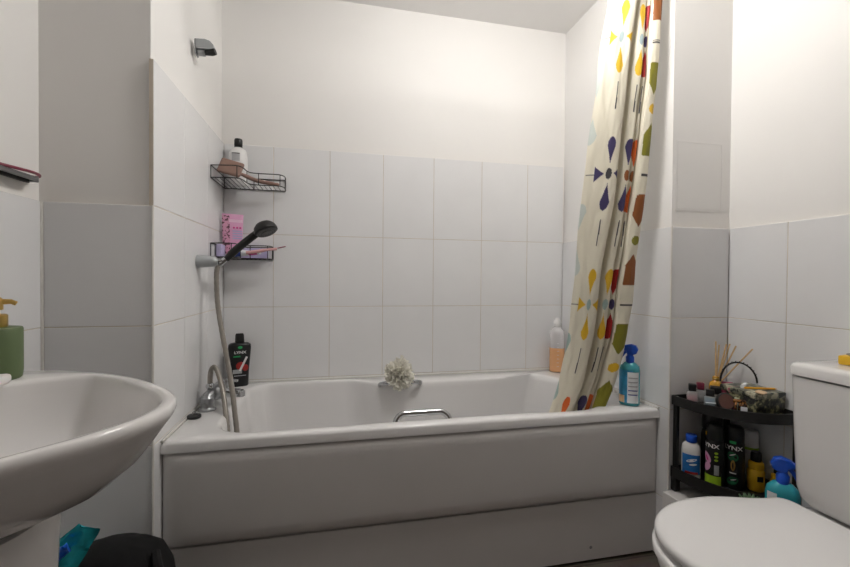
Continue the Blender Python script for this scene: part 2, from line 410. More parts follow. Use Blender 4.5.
# ------------------------------------------------------------------ hand shower
hs = thing('hand_shower', 'black hand shower with a beige-grey hose in the grey wall holder', 'shower', (.09, -.34, 1.11))
pts = bez([(.092, -.345, 1.108), (.12, -.335, 1.142), (.16, -.32, 1.182), (.195, -.31, 1.214)], 6)
MB().tube(pts, [.010+.0045*min(1, i/5) for i in range(len(pts))], 16).build('handle', BLACKS, hs, True)
d = Vector((.38, -.26, -.89)).normalized()
Mh = d.to_track_quat('-Z', 'Y').to_matrix().to_4x4()
hc = (.228, -.318, 1.232)
MB().lathe([(.012, .026), (.03, .022), (.041, .010), (.045, -.004), (.045, -.012), (.041, -.015)], 36, M=Mh, c=hc).build('head', BLACKS, hs, True)
b = MB().lathe([(.039, -.0148), (.037, -.0175), (.026, -.0175), (.025, -.0165), (.018, -.0165), (.016, -.019), (.001, -.019)], 32, M=Mh, c=hc); fp = b.build('spray_plate', DGREY, hs, True)
b = MB()
for rr, nn in ((.031, 20), (.021, 12), (.009, 6)):
    for k in range(nn):
        a = 2*PI*k/nn; v = Mh @ Vector((rr*math.cos(a), rr*math.sin(a), -.0185)); b.ell(v+Vector(hc), (.0016,)*3, 6)
b.build('nozzles', BLACK, fp, True)
MB().tube([(.066, -.352, 1.086), (.076, -.349, 1.095), (.092, -.345, 1.109)], [.009, .012, .0125], 14).build('collar', CHROME, hs, True)
hp = [(.066, -.352, 1.086), (.062, -.355, 1.05), (.066, -.36, .96), (.078, -.37, .88), (.100, -.39, .78), (.128, -.42, .66), (.150, -.46, .56), (.165, -.49, .47), (.163, -.51, .41), (.150, -.52, .40), (.143, -.51, .44), (.136, -.50, .50), (.124, -.475, .56), (.104, -.43, .625), (.086, -.405, .672), (.072, -.392, .702), (.062, -.388, .711), (.053, -.386, .700), (.049, -.385, .678), (.048, -.385, .652)]
hp = bez(hp, 8)
MB().tube(hp, [.0086+.0007*(i % 2) for i in range(len(hp))], 10).build('hose', HOSEM, hs, True)
br = thing('shower_holder', 'grey conical shower holder carrying the black hand shower', 'holder', (0, -.37, 1.10))
Mx = Matrix.Rotation(PI/2, 4, 'Y')
MB().lathe([(.024, .0), (.024, .004), (.022, .03), (.0185, .06), (.012, .068)], 28, M=Mx, c=(0.001, -.37, 1.10)).build('cone', GREYP, br, True)
MB().tube([(.069, -.362, 1.100), (.079, -.358, 1.104)], [.008, .008], 12).build('clip', CHROME, br, True)
ub = thing('shower_bracket', 'empty grey wall bracket high above the corner shelves', 'bracket', (0, -.39, 1.87))
b = MB().box((.0035, -.39, 1.869), (.007, .036, .054), .003); b.build('wall_plate', SATIN, ub, True)
pr = [(.006, 1.895), (.035, 1.897), (.052, 1.892), (.063, 1.880), (.064, 1.870), (.055, 1.863), (.03, 1.862), (.006, 1.862)]
b = MB().rings([[Vector((x, y, z)) for x, z in pr] for y in (-.407, -.403, -.377, -.373)], True, True, True); b.build('cover', GREYP, ub, True)
MB().tube([(.032, -.39, 1.856), (.055, -.395, 1.857), (.068, -.398, 1.860)], [.009, .012, .011], 14).build('swivel', BLACKS, ub, True)
MB().box((.02, -.39, 1.855), (.026, .022, .02), .004).build('arm', SATIN, ub, True)

# ------------------------------------------------------------------ wire corner caddies
def caddy(z, hgt, kx, label):
    t = thing('wire_corner_shelf', label, 'shelf', (0, 0, z), 0, 'wire corner shelves')
    def S(p, zz): return (max(.004, p[0]*kx), min(-.004, p[1]), zz)
    fr = [(0, -.215), (.06, -.226), (.105, -.228), (.121, -.20), (.127, -.145), (.142, -.118), (.19, -.113), (.25, -.113), (.270, -.09), (.273, -.05), (.268, 0)]
    r = .0022
    top = bez([S(p, z+hgt) for p in fr], 5); bot = bez([S(p, z) for p in fr], 5)
    back = [(.004, -.215, 0), (.004, -.004, 0), (.268*kx, -.004, 0)]
    MB().tube(top, r, 8).tube([(x, y, z+hgt) for x, y, _ in back], r, 8).build('rail', WIRE, t, True)
    MB().tube(bot, r, 8).tube([(x, y, z) for x, y, _ in back], r, 8).build('base_frame', WIRE, t, True)
    b = MB()
    def fy(x):
        q = min(bot, key=lambda p: abs(p[0]-x)+(9 if p[1] > -.03 else 0)); return q[1]
    n = int(.26*kx/.019)
    for k in range(1, n+1):
        x = .019*k; b.tube([(x, -.004, z), (x, fy(x), z)], .0014, 6)
    b.build('grid', WIRE, t, True)
    for i in (0, 10, 20, 28, 36, 44, 50):
        i = min(i, len(top)-1); MB().tube([bot[i], top[i]], .0018, 6).build('upright', WIRE, t, True)
    for p in ((.004, -.004), (.13*kx, -.004)): MB().tube([(p[0], p[1], z), (p[0], p[1], z+hgt)], .0018, 6).build('upright', WIRE, t, True)
    return t
caddy(1.445, .05, 1., 'upper black wire corner shelf holding the white bottle and hairbrush')
caddy(1.124, .056, .80, 'lower black wire corner shelf holding the pink tube, behind the shower head')

def root(name, label, cat, x, y, z, off=0., group=None): return thing(name, label, cat, (x, y, z), face(x, y, off), group)

s = root('shampoo_bottle', 'white shampoo bottle with black cap on the upper wire shelf', 'bottle', .075, -.062, 1.447)
MB().lathe([(.034, 0), (.038, .004), (.0385, .12), (.036, .145), (.028, .16), (.015, .168), (.013, .172)], 32, sy=.8).build('body', WHITEP, s)
MB().lathe([(.0165, .170), (.0165, .176), (.0175, .178), (.0175, .200), (.015, .206), (.001, .207)], 24).build('cap', BLACK, s)
patch(s, 'label', .034, .03, mat('pale_grey_label', (.50, .50, .51), .4), .0385, .118, -.3, 1, .8)
patch(s, 'label_bar', .034, .004, BLACK, .0385, .136, -.3, 1, .8, .001)
patch(s, 'label_dot', .012, .012, BLACK, .0385, .090, -.1, 1, .8, .001, 'ell')

hb = thing('hairbrush', 'brown paddle hairbrush lying in the upper wire shelf', 'hairbrush', (.07, -.15, 1.45))
Mb = Matrix.Rotation(math.radians(14), 4, 'Y') @ Matrix.Rotation(math.radians(-24), 4, 'X')
MB().box((.068, -.168, 1.500), (.092, .016, .072), .0078, Mb, 4).build('paddle', BROWNB, hb, True)
MB().box((.068, -.154, 1.505), (.078, .012, .058), .005, Mb, 3).build('cushion', PINKL, hb, True)
MB().tube(bez([(.104, -.165, 1.478), (.125, -.150, 1.472), (.16, -.10, 1.466), (.20, -.088, 1.462), (.25, -.08, 1.457)], 6), [.012, .0085, .007, .007, .0075, .008]+[.009]*15+[.0075]*3+[.005], 12).build('handle', BROWNB, hb, True)

s = root('cosmetic_tube', 'pink leopard-print tube standing in the lower wire shelf', 'tube', .052, -.062, 1.126, .15)
def tubebody(hgt, w, d):
    rs = []
    for t in [k/10 for k in range(11)]:
        dd = d*(1-t)+.002*t; ww = w*(.88+.12*t)
        rs.append([Vector((ww/2*math.cos(a), dd/2*math.sin(a), .018+t*(hgt-.018))) for a in [2*PI*k/24 for k in range(24)]])
    return MB().rings(rs, True, True, True)
tubebody(.195, .088, .036).build('body', PINK, s)
MB().lathe([(.024, 0), (.026, .002), (.026, .018), (.02, .0185)], 24, sy=.7).build('cap', WHITEP, s)
def flatpatch(parent, name, pts, m, y, z0=0.):
    b = MB(); f = [b.bm.verts.new((x, y-(.0008), z)) for x, z in pts]; b.bm.faces.new(f)
    r = bmesh.ops.extrude_face_region(b.bm, geom=list(b.bm.faces)); bmesh.ops.translate(b.bm, vec=(0, .0006, 0), verts=[v for v in r['geom'] if isinstance(v, bmesh.types.BMVert)])
    return b.build(name, m, parent, smooth=False)
def tub_y(z): t = (z-.018)/.177; return -(.036*(1-t)+.002*t)/2
rs = []
for k in range(13):
    z = .02+.168*k/12; t = (z-.018)/.177; dd = (.036*(1-t)+.002*t)/2; ww = .088*(.88+.12*t)/2
    rs.append([Vector((ww*math.cos(a)*1.006, dd*math.sin(a)*1.03-.0004, z)) for a in [PI+PI*.0+PI*.40*j/6 for j in range(7)]])
MB().rings(rs, False).build('leopard_strip', LEOP, s)
for i in range(3):
    bb = MB().ell((.004+i*.013, tub_y(.135)-.0015, .135), (.0045, .001, .0045), 10); bb.build('badge', MAGEN, s)
for i in range(4):
    z = .12-i*.011; MB().box((.018, tub_y(z)-.001, z), (.04, .0012, .006)).build('print_line', LILAC, s, smooth=False)
MB().box((.012, tub_y(.165)-.0012, .165), (.055, .0012, .012)).build('print_band', PINKL, s, smooth=False)

lc = thing('carton', 'lilac carton lying along the back of the lower wire shelf', 'box', (.10, -.028, 1.127))
MB().box((.01, 0, .024), (.17, .03, .046), .001).build('body', LILAC, lc)
lp = thing('lilac_packet', 'small lilac packet at the wall end of the lower wire shelf', 'packet', (.018, -.12, 1.127))
MB().box((0, 0, .028), (.022, .06, .054), .004).build('packet_body', LILAC, lp)
tp = thing('toothpaste_tube', 'blue and magenta toothpaste tube lying in the lower wire shelf', 'tube', (.115, -.10, 1.128), -.12)
rs = [[Vector((-.05+.11*t, .016*math.cos(a), .020+(.019*(1-t)+.004*t)*math.sin(a))) for a in [2*PI*k/18 for k in range(18)]] for t in [k/8 for k in range(9)]]
MB().rings(rs, True, True, True).build('body', WHLAB, tp)
for nm, x0, x1, m in (('blue_end', -.05, -.018, NAVYT), ('magenta_end', .014, .05, MAGEN)):
    rs = []
    for k in range(5):
        x = x0+(x1-x0)*k/4; t = (x+.05)/.11; rs.append([Vector((x, .0165*math.cos(a), .020+(.0195*(1-t)+.0046*t)*math.sin(a))) for a in [2*PI*j/18 for j in range(18)]])
    MB().rings(rs, True, True, True).build(nm, m, tp)
MB().lathe([(.009, 0), (.009, .016), (.007, .018)], 16, M=Matrix.Rotation(-PI/2, 4, 'Y'), c=(-.05, 0, .020)).build('cap', NAVYT, tp)
rz = thing('razor', 'pink razor on the lower wire shelf with its dark head poking out to the right', 'razor', (.17, -.12, 1.14))
MB().tube(bez([(.12, -.125, 1.148), (.17, -.12, 1.156), (.215, -.115, 1.165), (.245, -.11, 1.168)], 5), [.0075]*8+[.006]*8, 10).build('handle', RAZP, rz, True)
MB().box((.264, -.108, 1.176), (.036, .012, .005), .0018, Matrix.Rotation(-.25, 4, 'Y')).build('blade_head', MAROON, rz, True)

# ------------------------------------------------------------------ bottles on the bath rim
LYN = 'LYNX'
s = root('shower_gel_bottle', 'black and red shower gel bottle on the bath rim in the tiled corner', 'bottle', .083, -.068, ZR+.001, .1)
s.scale = (1.08, 1.08, 1.1)
rs = []
for z, w in ((0, .031), (.004, .034), (.06, .036), (.12, .041), (.155, .044), (.168, .0425), (.174, .034), (.176, .02)):
    rs.append([Vector((w*math.copysign(abs(math.cos(a))**.7, math.cos(a)), w*.5*math.copysign(abs(math.sin(a))**.7, math.sin(a)), z)) for a in [2*PI*k/28 for k in range(28)]])
MB().rings(rs, True, True, True).build('body', BLACK, s)
rs2 = [[Vector((w*math.copysign(abs(math.cos(a))**.6, math.cos(a)), w*.62*math.copysign(abs(math.sin(a))**.6, math.sin(a)), z)) for a in [2*PI*k/24 for k in range(24)]] for z, w in ((.176, .016), (.178, .018), (.205, .0165), (.212, .014))]
MB().rings(rs2, True, True, True).build('cap', BLACKS, s)
def flat_text(parent, name, txt, size, m, x, y, z, xs=1., bold=0., tilt=0.):
    b = MB(); me = textmesh(txt, size, bold); b.addmesh(me); bpy.data.meshes.remove(me)
    bmesh.ops.transform(b.bm, matrix=Matrix.Translation((x, y, z)) @ Matrix.Rotation(PI/2, 4, 'X') @ Matrix.Rotation(tilt, 4, 'Z') @ Matrix.Diagonal((xs, 1, 1, 1)), verts=b.bm.verts)
    return b.build(name, m, parent, smooth=False)
flat_text(s, 'brand_lettering', LYN, .014, WHITEP, 0, -.0225, .138, 1.25, .0004)
MB().ell((0, -.0215, .158), (.009, .002, .006), 12).build('green_badge', BRGREEN, s)
MB().box((-.012, -.0215, .122), (.026, .0012, .005)).build('label_strip', BRGREEN, s, smooth=False)
MB().ell((.002, -.018, .085), (.018, .003, .018), 14).ell((.02, -.017, .075), (.012, .003, .014), 12).build('red_print', RED, s)
MB().box((.012, -.0225, .092), (.008, .0015, .062), 0, Matrix.Rotation(.45, 4, 'Y')).build('white_slash', WHITEP, s, smooth=False)
MB().box((-.010, -.0212, .062), (.034, .0012, .016)).build('small_print', GREYP, s, smooth=False)
MB().box((0, -.0208, .045), (.045, .0012, .003)).build('small_print', GREYP, s, smooth=False)

s = root('measuring_bottle', 'clear bottle half full of orange liquid in the far right bath corner', 'bottle', 1.645, -.052, ZR+.002)
MB().lathe([(.038, .125), (.038, .19), (.034, .215), (.022, .228), (.016, .232), (.016, .242)], 28, pw=3).build('body', CLEAR, s)
MB().lathe([(.034, 0), (.038, .004), (.038, .1245), (.001, .1246)], 28, pw=3).build('liquid', ORANGE, s)
MB().lathe([(.0175, .235), (.0185, .238), (.0185, .262), (.012, .27), (.009, .28), (.001, .281)], 20).build('cap', WHITEP, s)
for i in range(7): patch(s, 'measure_mark', .02, .0016, WHLAB, .038, .03+.02*i, .25, 1, 1, .001)

def trigger(s, h, m, k=1., sgn=-1, ext=0.):
    """spray trigger head, nozzle pointing along local x*sgn"""
    MB().lathe([(.0165*k, h-.004), (.0165*k, h+.02*k), (.012*k, h+.026*k), (.011*k, h+.032*k)], 22).build('collar', m, s)
    q = [(-.026, .046), (-.028, .058), (-.018, .068), (.006, .074), (.022, .068), (.030, .052), (.024, .036), (.012, .030), (-.010, .030), (-.014, .044)]
    rs = []
    for y, f in ((-.012, .86), (-.009, 1), (.009, 1), (.012, .86)):
        rs.append([Vector((-sgn*k*(x*f+.0), y*k, h+k*(.05+(z-.05)*f))) for x, z in q])
    MB().rings(rs, True, True, True).build('sprayer', m, s)
    MB().lathe([(.008*k, 0), (.009*k, .003), (.009*k, .012)], 14, M=Matrix.Rotation(sgn*PI/2, 4, 'Y'), c=(sgn*.026*k, 0, h+.056*k)).build('nozzle', m, s)
    tr = bez([(sgn*.014*k, 0, h+.042*k), (sgn*.024*k, 0, h+.032*k), (sgn*.032*k, 0, h+.016*k), (sgn*(.037+ext)*k, 0, h+(.006-ext*.6)*k)], 5)
    MB().tube(tr, [.006*k]*8+[.0045*k]*8, 10).build('trigger', m, s)
s = root('spray_bottle', 'blue trigger spray bottle on the front right corner of the bathtub', 'bottle', 1.622, -.635, ZR+.001, -.15)
MB().lathe([(.032, 0), (.036, .004), (.036, .135), (.033, .15), (.02, .163), (.015, .166)], 30, sy=.75, pw=2.6).build('body', AQUA, s)
patch(s, 'picture_label', .062, .125, SKYL, .0375, .075, -.42, 1, .86)
patch(s, 'white_label', .042, .118, WHLAB, .0375, .072, .48, 1, .86, .0012)
patch(s, 'sand_print', .03, .028, PEACH, .0375, .026, -.75, 1, .86, .0012)
for i in range(5): patch(s, 'print_line', .034, .004, NAVYT if i < 2 else GREYP, .0375, .045+.016*i, .46, 1, .86, .0018)
trigger(s, .166, BLUE, .95)

# loofah on the far grab handle
lf = thing('bath_puff', 'cream mesh bath puff hanging on the far grab handle', 'sponge', (.785, -.182, .606))
b = MB(); random.seed(3)
for i in range(130):
    v = Vector((random.gauss(0, 1), random.gauss(0, 1), random.gauss(0, 1))).normalized()
    q = v.to_track_quat('Z', 'X').to_matrix().to_4x4() @ Matrix.Rotation(random.random()*6, 4, 'Z')
    L = .066*random.uniform(.6, 1.1); n = 9; ph = random.random()*6; sw = random.uniform(.014, .025)
    rows = []
    for j in range(5):
        t = j/4; row = []
        for k in range(n):
            u = k/(n-1)-.5
            p = Vector((u*2*sw*(.4+t), .007*t*math.sin(u*14+ph)+.004*math.sin(t*7+ph), L*(.15+.85*t)+.005*t*math.sin(u*9+ph*2)))
            p = q @ p; row.append(Vector((p.x*.95, p.y*.75, p.z*1.05+.005)))
        rows.append(row)
    b.rings(rows, False)
b.build('netting', CREAM, lf)
MB().tube(bez([(0, 0, 0), (.004, .01, -.035), (.012, .012, -.06), (.016, .014, -.075)], 5), .0022, 6).build('cord', WHITEP, lf)

# ------------------------------------------------------------------ shower curtain and rail
rail = thing('curtain_rail', 'white shower curtain rail over the front edge of the bathtub', 'rail', (.85, -.70, 2.16))
MB().tube([(.0, -.70, 2.16), (W, -.70, 2.16)], .0125, 14).build('pole', WHITEP, rail, True)
for x, sg in ((.0, 1), (W+P, -1)): MB().lathe([(.028, 0), (.028, .008), (.018, .014)], 20, M=Matrix.Rotation(sg*PI/2, 4, 'Y'), c=(x if sg > 0 else x-.0, -.70, 2.16)).build('end_bracket', WHITEP, rail, True)

def lerp_tab(tab, z):
    for i in range(len(tab)-1):
        z0, v0 = tab[i]; z1, v1 = tab[i+1]
        if z >= z1 or i == len(tab)-2:
            t = (z0-z)/(z0-z1); return v0+(v1-v0)*t

# hem lines of the bunched cloth, in metres: height, left edge, right edge, distance from the back wall
CT = [(2.145, 1.478, 1.672, -.700), (2.074, 1.463, 1.668, -.7), (1.852, 1.43, 1.656, -.7), (1.671, 1.415, 1.643, -.692), (1.416, 1.392, 1.632, -.675), (1.232, 1.380, 1.620, -.661),
      (1.004, 1.376, 1.610, -.642), (.811, 1.366, 1.594, -.622), (.655, 1.342, 1.560, -.604), (.533, 1.310, 1.522, -.590), (.42, 1.27, 1.48, -.575)]
zs = [c[0] for c in CT]
def crv(i, z):
    for k in range(len(CT)-1):
        if z >= CT[k+1][0] or k == len(CT)-2:
            z0, z1 = CT[k][0], CT[k+1][0]; t = (z-z0)/(z1-z0)
            p = [CT[max(k-1, 0)][i], CT[k][i], CT[k+1][i], CT[min(k+2, len(CT)-1)][i]]
            return .5*(2*p[1]+(p[2]-p[0])*t+(2*p[0]-5*p[1]+4*p[2]-p[3])*t*t+(3*p[1]-p[0]-3*p[2]+p[3])*t**3)
PROF = [(0, .012), (.06, -.006), (.14, -.018), (.28, -.040), (.40, -.045), (.45, -.030), (.46, .02), (.49, .034), (.53, .0), (.57, -.026), (.66, -.032), (.68, -.012), (.69, .015), (.70, .012), (.71, -.012), (.755, -.026), (.77, -.010), (.775, .012), (.785, .0), (.805, -.034), (.90, -.046), (.97, -.036), (1, .0)]
pd = bez([Vector((a, b_, 0)) for a, b_ in PROF], 40)
AD = [0.]
for k in range(1, len(pd)): AD.append(AD[-1]+math.hypot((pd[k].x-pd[k-1].x)*.26, pd[k].y-pd[k-1].y))
pp = []; NS = 330; kk = 0
for i in range(NS+1):
    t = AD[-1]*i/NS
    while kk < len(AD)-2 and AD[kk+1] < t: kk += 1
    pp.append(pd[kk].lerp(pd[kk+1], (t-AD[kk])/max(1e-9, AD[kk+1]-AD[kk])))
# arc length along the folds at mid height
AL = [0.]
for k in range(1, len(pp)): AL.append(AL[-1]+math.hypot((pp[k].x-pp[k-1].x)*.26, pp[k].y-pp[k-1].y))
def s_at(a): return AL[min(range(len(pp)), key=lambda k: abs(pp[k].x-a)+(.0 if True else 0))]
def hexc(r, g, b_): return (r, g, b_)
CREAMC = (.86, .81, .67); NAVY = (.055, .04, .13); YEL = (.82, .52, .03); REDC = (.45, .012, .012); ORG = (.80, .15, .02); BRN = (.30, .095, .02)
OLV = (.27, .25, .02); TEALC = (.42, .55, .52); CHAR = (.05, .045, .05); BLG = (.42, .52, .53)
PTEAL = (.66, .71, .66)
ZC0 = [1.916, 1.428, .951, .470]
COLS = [  # position across the folds, colours per flower, centre-dot colours, offset, side triangles
    (.26, [YEL, NAVY, YEL, ORG], [BLG, CHAR, TEALC, NAVY], 0, True, .0165),
    (.615, [YEL, NAVY, YEL, NAVY], [BLG, BRN, TEALC, CHAR], 0, False, .0175),
    (.735, [REDC, ORG, REDC, ORG], [NAVY, BRN, NAVY, CHAR], 0, False, .026),
    (.89, [BRN, OLV, BRN, OLV], [OLV, YEL, OLV, YEL], .24, None, .026),
    (.0, [PTEAL, PTEAL, PTEAL, TEALC], [CREAMC]*4, .24, False, .022)]
COLS = [(s_at(c[0]),)+c[1:] for c in COLS]
def pattern(s, z):
    for sc, cols, dots, off, tri, hw in COLS:
        d = s-sc
        if abs(d) > .09: continue
        for k, zc in enumerate(ZC0):
            v = z-(zc+off); av = abs(v)
            if av > .26: continue
            if tri is None:
                if (d/.016)**2+(v/.018)**2 < 1: return dots[k]
                if .050 < av < .168:
                    t = (av-.050)/.118
                    w = hw*(min(1, t/.35) if t < .35 else 1-.12*(t-.35))
                    if t > .94: w *= math.sqrt(max(0, 1-((t-.94)/.06)**2))*.3+.7
                    if abs(d) < w: return cols[k]
                if abs(av-.24) < .0028 and d > -.02: return CHAR
                if abs(v) < .0028 and k == 0 and abs(d) < .03: return CHAR
                continue
            if (d/.010)**2+(v/.020)**2 < 1: return dots[k]
            if .032 < av < .132:
                t = (av-.032)/.100
                w = hw*(t/.68)**1.25 if t < .68 else hw*math.sqrt(max(0, 1-((t-.68)/.32)**2))
                if abs(d) < w: return cols[k]
            if tri:
                ad = abs(d)
                if .018 < ad < .050 and av < .026*((ad-.018)/.032)**1.3+.002: return cols[k]
                if .05 <= ad < .085 and av < .0022: return CHAR
            if off == 0 and -.315 < v < -.165+0 and False: return CHAR
            if off == 0 and abs(v+.24) < .075 and abs(d+.002) < .0021: return CHAR
            if off == 0 and abs(v-.24) < .075 and abs(d+.002) < .0021 and k == 0: return CHAR
    return CREAMC
cu = thing('shower_curtain', 'cream shower curtain printed with bright petals, bunched at the right end of the bathtub', 'curtain', (1.55, -.66, .42))
NZ = 560; NU = len(pp)*1
bm = bmesh.new(); lay = bm.verts.layers.float_color.new('pattern')
grid = []
zt, zb = 2.143, .40
for j in range(NZ+1):
    z = zt-(zt-zb)*j/NZ; t = j/NZ; row = []
    xl, xr, y0 = crv(1, z), crv(2, z), crv(3, z)
    amp = .72+.35*t
    for i, p in enumerate(pp):
        a, b_ = p.x, p.y
        w = .0035*math.sin(9*z+a*11)+.0025*math.sin(21*z+a*23)
        ns = noise.noise(Vector((a*7, z*5.5, 3.1)))*.006+noise.noise(Vector((a*19, z*16, 1.7)))*.0022
        aa = a+.012*math.sin(5*z+a*7)*(a*(1-a)*4)-.13*math.sin(PI*a)*smooth((1.40-z)/.42)
        v = bm.verts.new((xl+(xr-xl)*aa, y0+b_*amp+w*.6+ns, z))
        v[lay] = (*pattern(AL[i]+.006*math.sin(3.1*z), z), 1)
        row.append(v)
    grid.append(row)
for j in range(NZ):
    for i in range(len(pp)-1):
        bm.faces.new((grid[j][i], grid[j][i+1], grid[j+1][i+1], grid[j+1][i]))
bmesh.ops.transform(bm, matrix=WM[cu].inverted(), verts=bm.verts)
me = bpy.data.meshes.new('cloth'); bm.to_mesh(me); bm.free()
for p in me.polygons: p.use_smooth = True
me.materials.append(CURT); o = bpy.data.objects.new('cloth', me); C.objects.link(o); o.parent = cu; WM[o] = WM[cu]
md = o.modifiers.new('thick', 'SOLIDIFY'); md.thickness = .0008
for i in range(7):
    x = 1.475+.033*i
    MB().tube([(x, -.70+.021*math.cos(a), 2.155+.021*math.sin(a)) for a in [2*PI*k/18 for k in range(18)]], .002, 6, True).build('ring', WHITEP, cu, True)

# ------------------------------------------------------------------ wash basin
basin = thing('wash_basin', 'large white ceramic wash basin on a pedestal by the left wall', 'basin', (-.08, -1.385, 0))
YB = -1.385; ZB = .856
HW = [(-.266, .296), (-.20, .299), (-.10, .298), (-.03, .289), (.06, .252), (.12, .214), (.16, .180), (.20, .138), (.225, .108), (.25, .067), (.262, .036), (.267, 0)]
half = bez([Vector((x, h, 0)) for x, h in HW], 5)
outl = [(p.x, YB+p.y) for p in half]+[(p.x, YB-p.y) for p in half[::-1][1:]]
outl += [(-.266, YB-.300+.60*k/16) for k in range(1, 16)]
# bowl opening: an oval pulled towards the front with a wide ledge at the wall
cxb, cyb = .05, YB
def bowl(a):
    ca, sa = math.cos(a), math.sin(a)
    rx = .185 if ca > 0 else .170
    p = Vector((cxb+rx*ca, cyb+.262*sa))
    return p
def outer_at(a):
    d = Vector((math.cos(a), math.sin(a))); best = None
    o_ = Vector((cxb, cyb))
    for i in range(len(outl)):
        p, q = Vector(outl[i]), Vector(outl[(i+1) % len(outl)]); e = q-p
        den = d.x*e.y-d.y*e.x
        if abs(den) < 1e-12: continue
        w = p-o_; t = (w.x*e.y-w.y*e.x)/den; u = (w.x*d.y-w.y*d.x)/den
        if t > 0 and -1e-6 <= u <= 1+1e-6: best = t if best is None else min(best, t)
    return o_+d*best
AN = sorted([2*PI*k/120 for k in range(120)]+[math.atan2(sg*.300, -.316) % (2*PI) for sg in (1, -1)])
OUT = [outer_at(a) for a in AN]
INN = []
for a, q in zip(AN, OUT):
    p0 = Vector((cxb, cyb)); d = Vector((math.cos(a), math.sin(a)))
    # ray against the oval
    ca, sa = d.x, d.y; rx = .199 if ca > 0 else .195; t = 1/math.sqrt((ca/rx)**2+(sa/.236)**2)
    t = min(t, (q-p0).length-.02); INN.append(p0+d*t)
def mixr(A, B, t, z, zfun=None): return [Vector((a.x+(b_.x-a.x)*t, a.y+(b_.y-a.y)*t, z)) for a, b_ in zip(A, B)]
def shrink(A, k, z, c=(cxb, cyb), kx=None):
    kx = k if kx is None else kx
    return [Vector((c[0]+(a.x-c[0])*kx, c[1]+(a.y-c[1])*k, z)) for a in A]
FT = (-.13, YB)
def under(k, kx, z):
    o = []
    for a in OUT:
        x = -.266+(a.x+.266)*kx; y = YB+(a.y-YB)*k; o.append(Vector((x, y, z)))
    return o
R = [under(.28, .48, .703), under(.34, .54, .704), under(.48, .66, .711), under(.62, .76, .727), (under(.74, .85, .750)), under(.85, .915, .780), under(.92, .955, .808), under(.965, .98, .828), under(.99, .994, .838), under(1, 1, .846), under(1, 1, .851), under(.996, .997, .856), under(.985, .99, .858)]
R += [mixr(OUT, INN, .55, .858), mixr(OUT, INN, .85, .8575), mixr(OUT, INN, 1., .855), shrink(INN, .985, .849), shrink(INN, .965, .836), shrink(INN, .93, .815), shrink(INN, .86, .786), shrink(INN, .74, .760), shrink(INN, .55, .741), shrink(INN, .3, .731), shrink(INN, .1, .728)]
MB().rings(R, True, True, True).build('bowl', CERAM, basin, True, ang=70)
b = MB()
rs = []
for z, k in ((0, 1.18), (.03, 1.14), (.10, 1.0), (.30, .95), (.52, .98), (.60, 1.02), (.715, 1.06)):
    r = []
    for j in range(40):
        a = 2*PI*j/40; r.append(Vector((-.015+.12*k*math.copysign(abs(math.cos(a))**.8, math.cos(a)), YB+.102*k*math.copysign(abs(math.sin(a))**.8, math.sin(a)), z)))
    rs.append(r)
b.rings(rs, True, True, True).build('pedestal', CERAM, basin, True)
MB().lathe([(.022, .7285), (.022, .731), (.012, .732), (.001, .730)], 24, c=(cxb, cyb, 0)).build('waste', CHROME, basin, True)
bt = thing('basin_tap', 'chrome mixer tap on the wall ledge of the wash basin', 'tap', (-.20, YB-.02, .858))
MB().lathe([(.026, 0), (.026, .006), (.02, .01), (.02, .07), (.016, .078)], 24).build('body', CHROME, bt)
MB().tube(bez([(0, 0, .045), (.04, 0, .06), (.09, 0, .066), (.115, 0, .056)], 5), [.012]*16, 12).build('spout', CHROME, bt)
MB().tube([(0, 0, .082), (-.0, 0, .088), (.05, 0, .10)], [.012, .009, .006], 10).build('lever', CHROME, bt)

sd = root('soap_dispenser', 'green soap dispenser with a gold pump on the basin', 'dispenser', -.097, -1.158, .857, 0)
MB().lathe([(.034, 0), (.037, .003), (.0385, .015), (.0385, .090), (.037, .093), (.018, .094)], 36).build('body', GREEN, sd)
MB().lathe([(.0175, .0935), (.0185, .095), (.0185, .115), (.016, .117)], 26).lathe([(.007, .117), (.007, .123), (.0125, .125), (.0125, .143), (.009, .147)], 22).tube([(.0, 0, .139), (.022, -.004, .139), (.029, -.005, .135)], [.006, .0045, .004], 10).build('pump', GOLD, sd)
sb = thing('soap_bar', 'white soap bar at the left edge, in front of the green dispenser', 'soap', (-.080, -1.222, .858), .2)
MB().box((0, 0, .0085), (.075, .05, .017), .006, None, 3).build('bar', SOAP, sb)

gs = thing('glass_shelf', 'glass wall shelf with a chrome end bracket above the basin', 'shelf', (XL, -1.0, 1.29))
MB().box((XL+.010, -1.05, 1.291), (.026, .50, .006), .002).build('glass', GLASS, gs, True)
MB().box((XL+.010, -.797, 1.288), (.028, .010, .016), .002).build('end_bracket', SATIN, gs, True)
MB().box((XL+.022, -1.05, 1.287), (.006, .50, .010), .001).build('front_rail', SATIN, gs, True)
MB().box((XL+.004, -1.05, 1.286), (.008, .50, .018), .001).build('wall_rail', BLACKS, gs, True)
hbn = thing('hair_band', 'dark pink hair band on the glass shelf, over its right end', 'hair band', (XL+.06, -.83, 1.297))
MB().tube([(XL+.010+.020*math.cos(a), -.845+.07*math.sin(a), 1.2985+.002*math.sin(2*a)) for a in [2*PI*k/30 for k in range(30)]], .0038, 8, True).build('band', MAROON, hbn, True)
hb2 = thing('hair_band', 'dark green hair band on the glass shelf, left of the pink one', 'hair band', (XL+.06, -.93, 1.297))
MB().tube([(XL+.010+.018*math.cos(a), -.965+.045*math.sin(a), 1.298+.002*math.sin(2*a)) for a in [2*PI*k/30 for k in range(30)]], .0036, 8, True).build('band', DKGREEN, hb2, True)

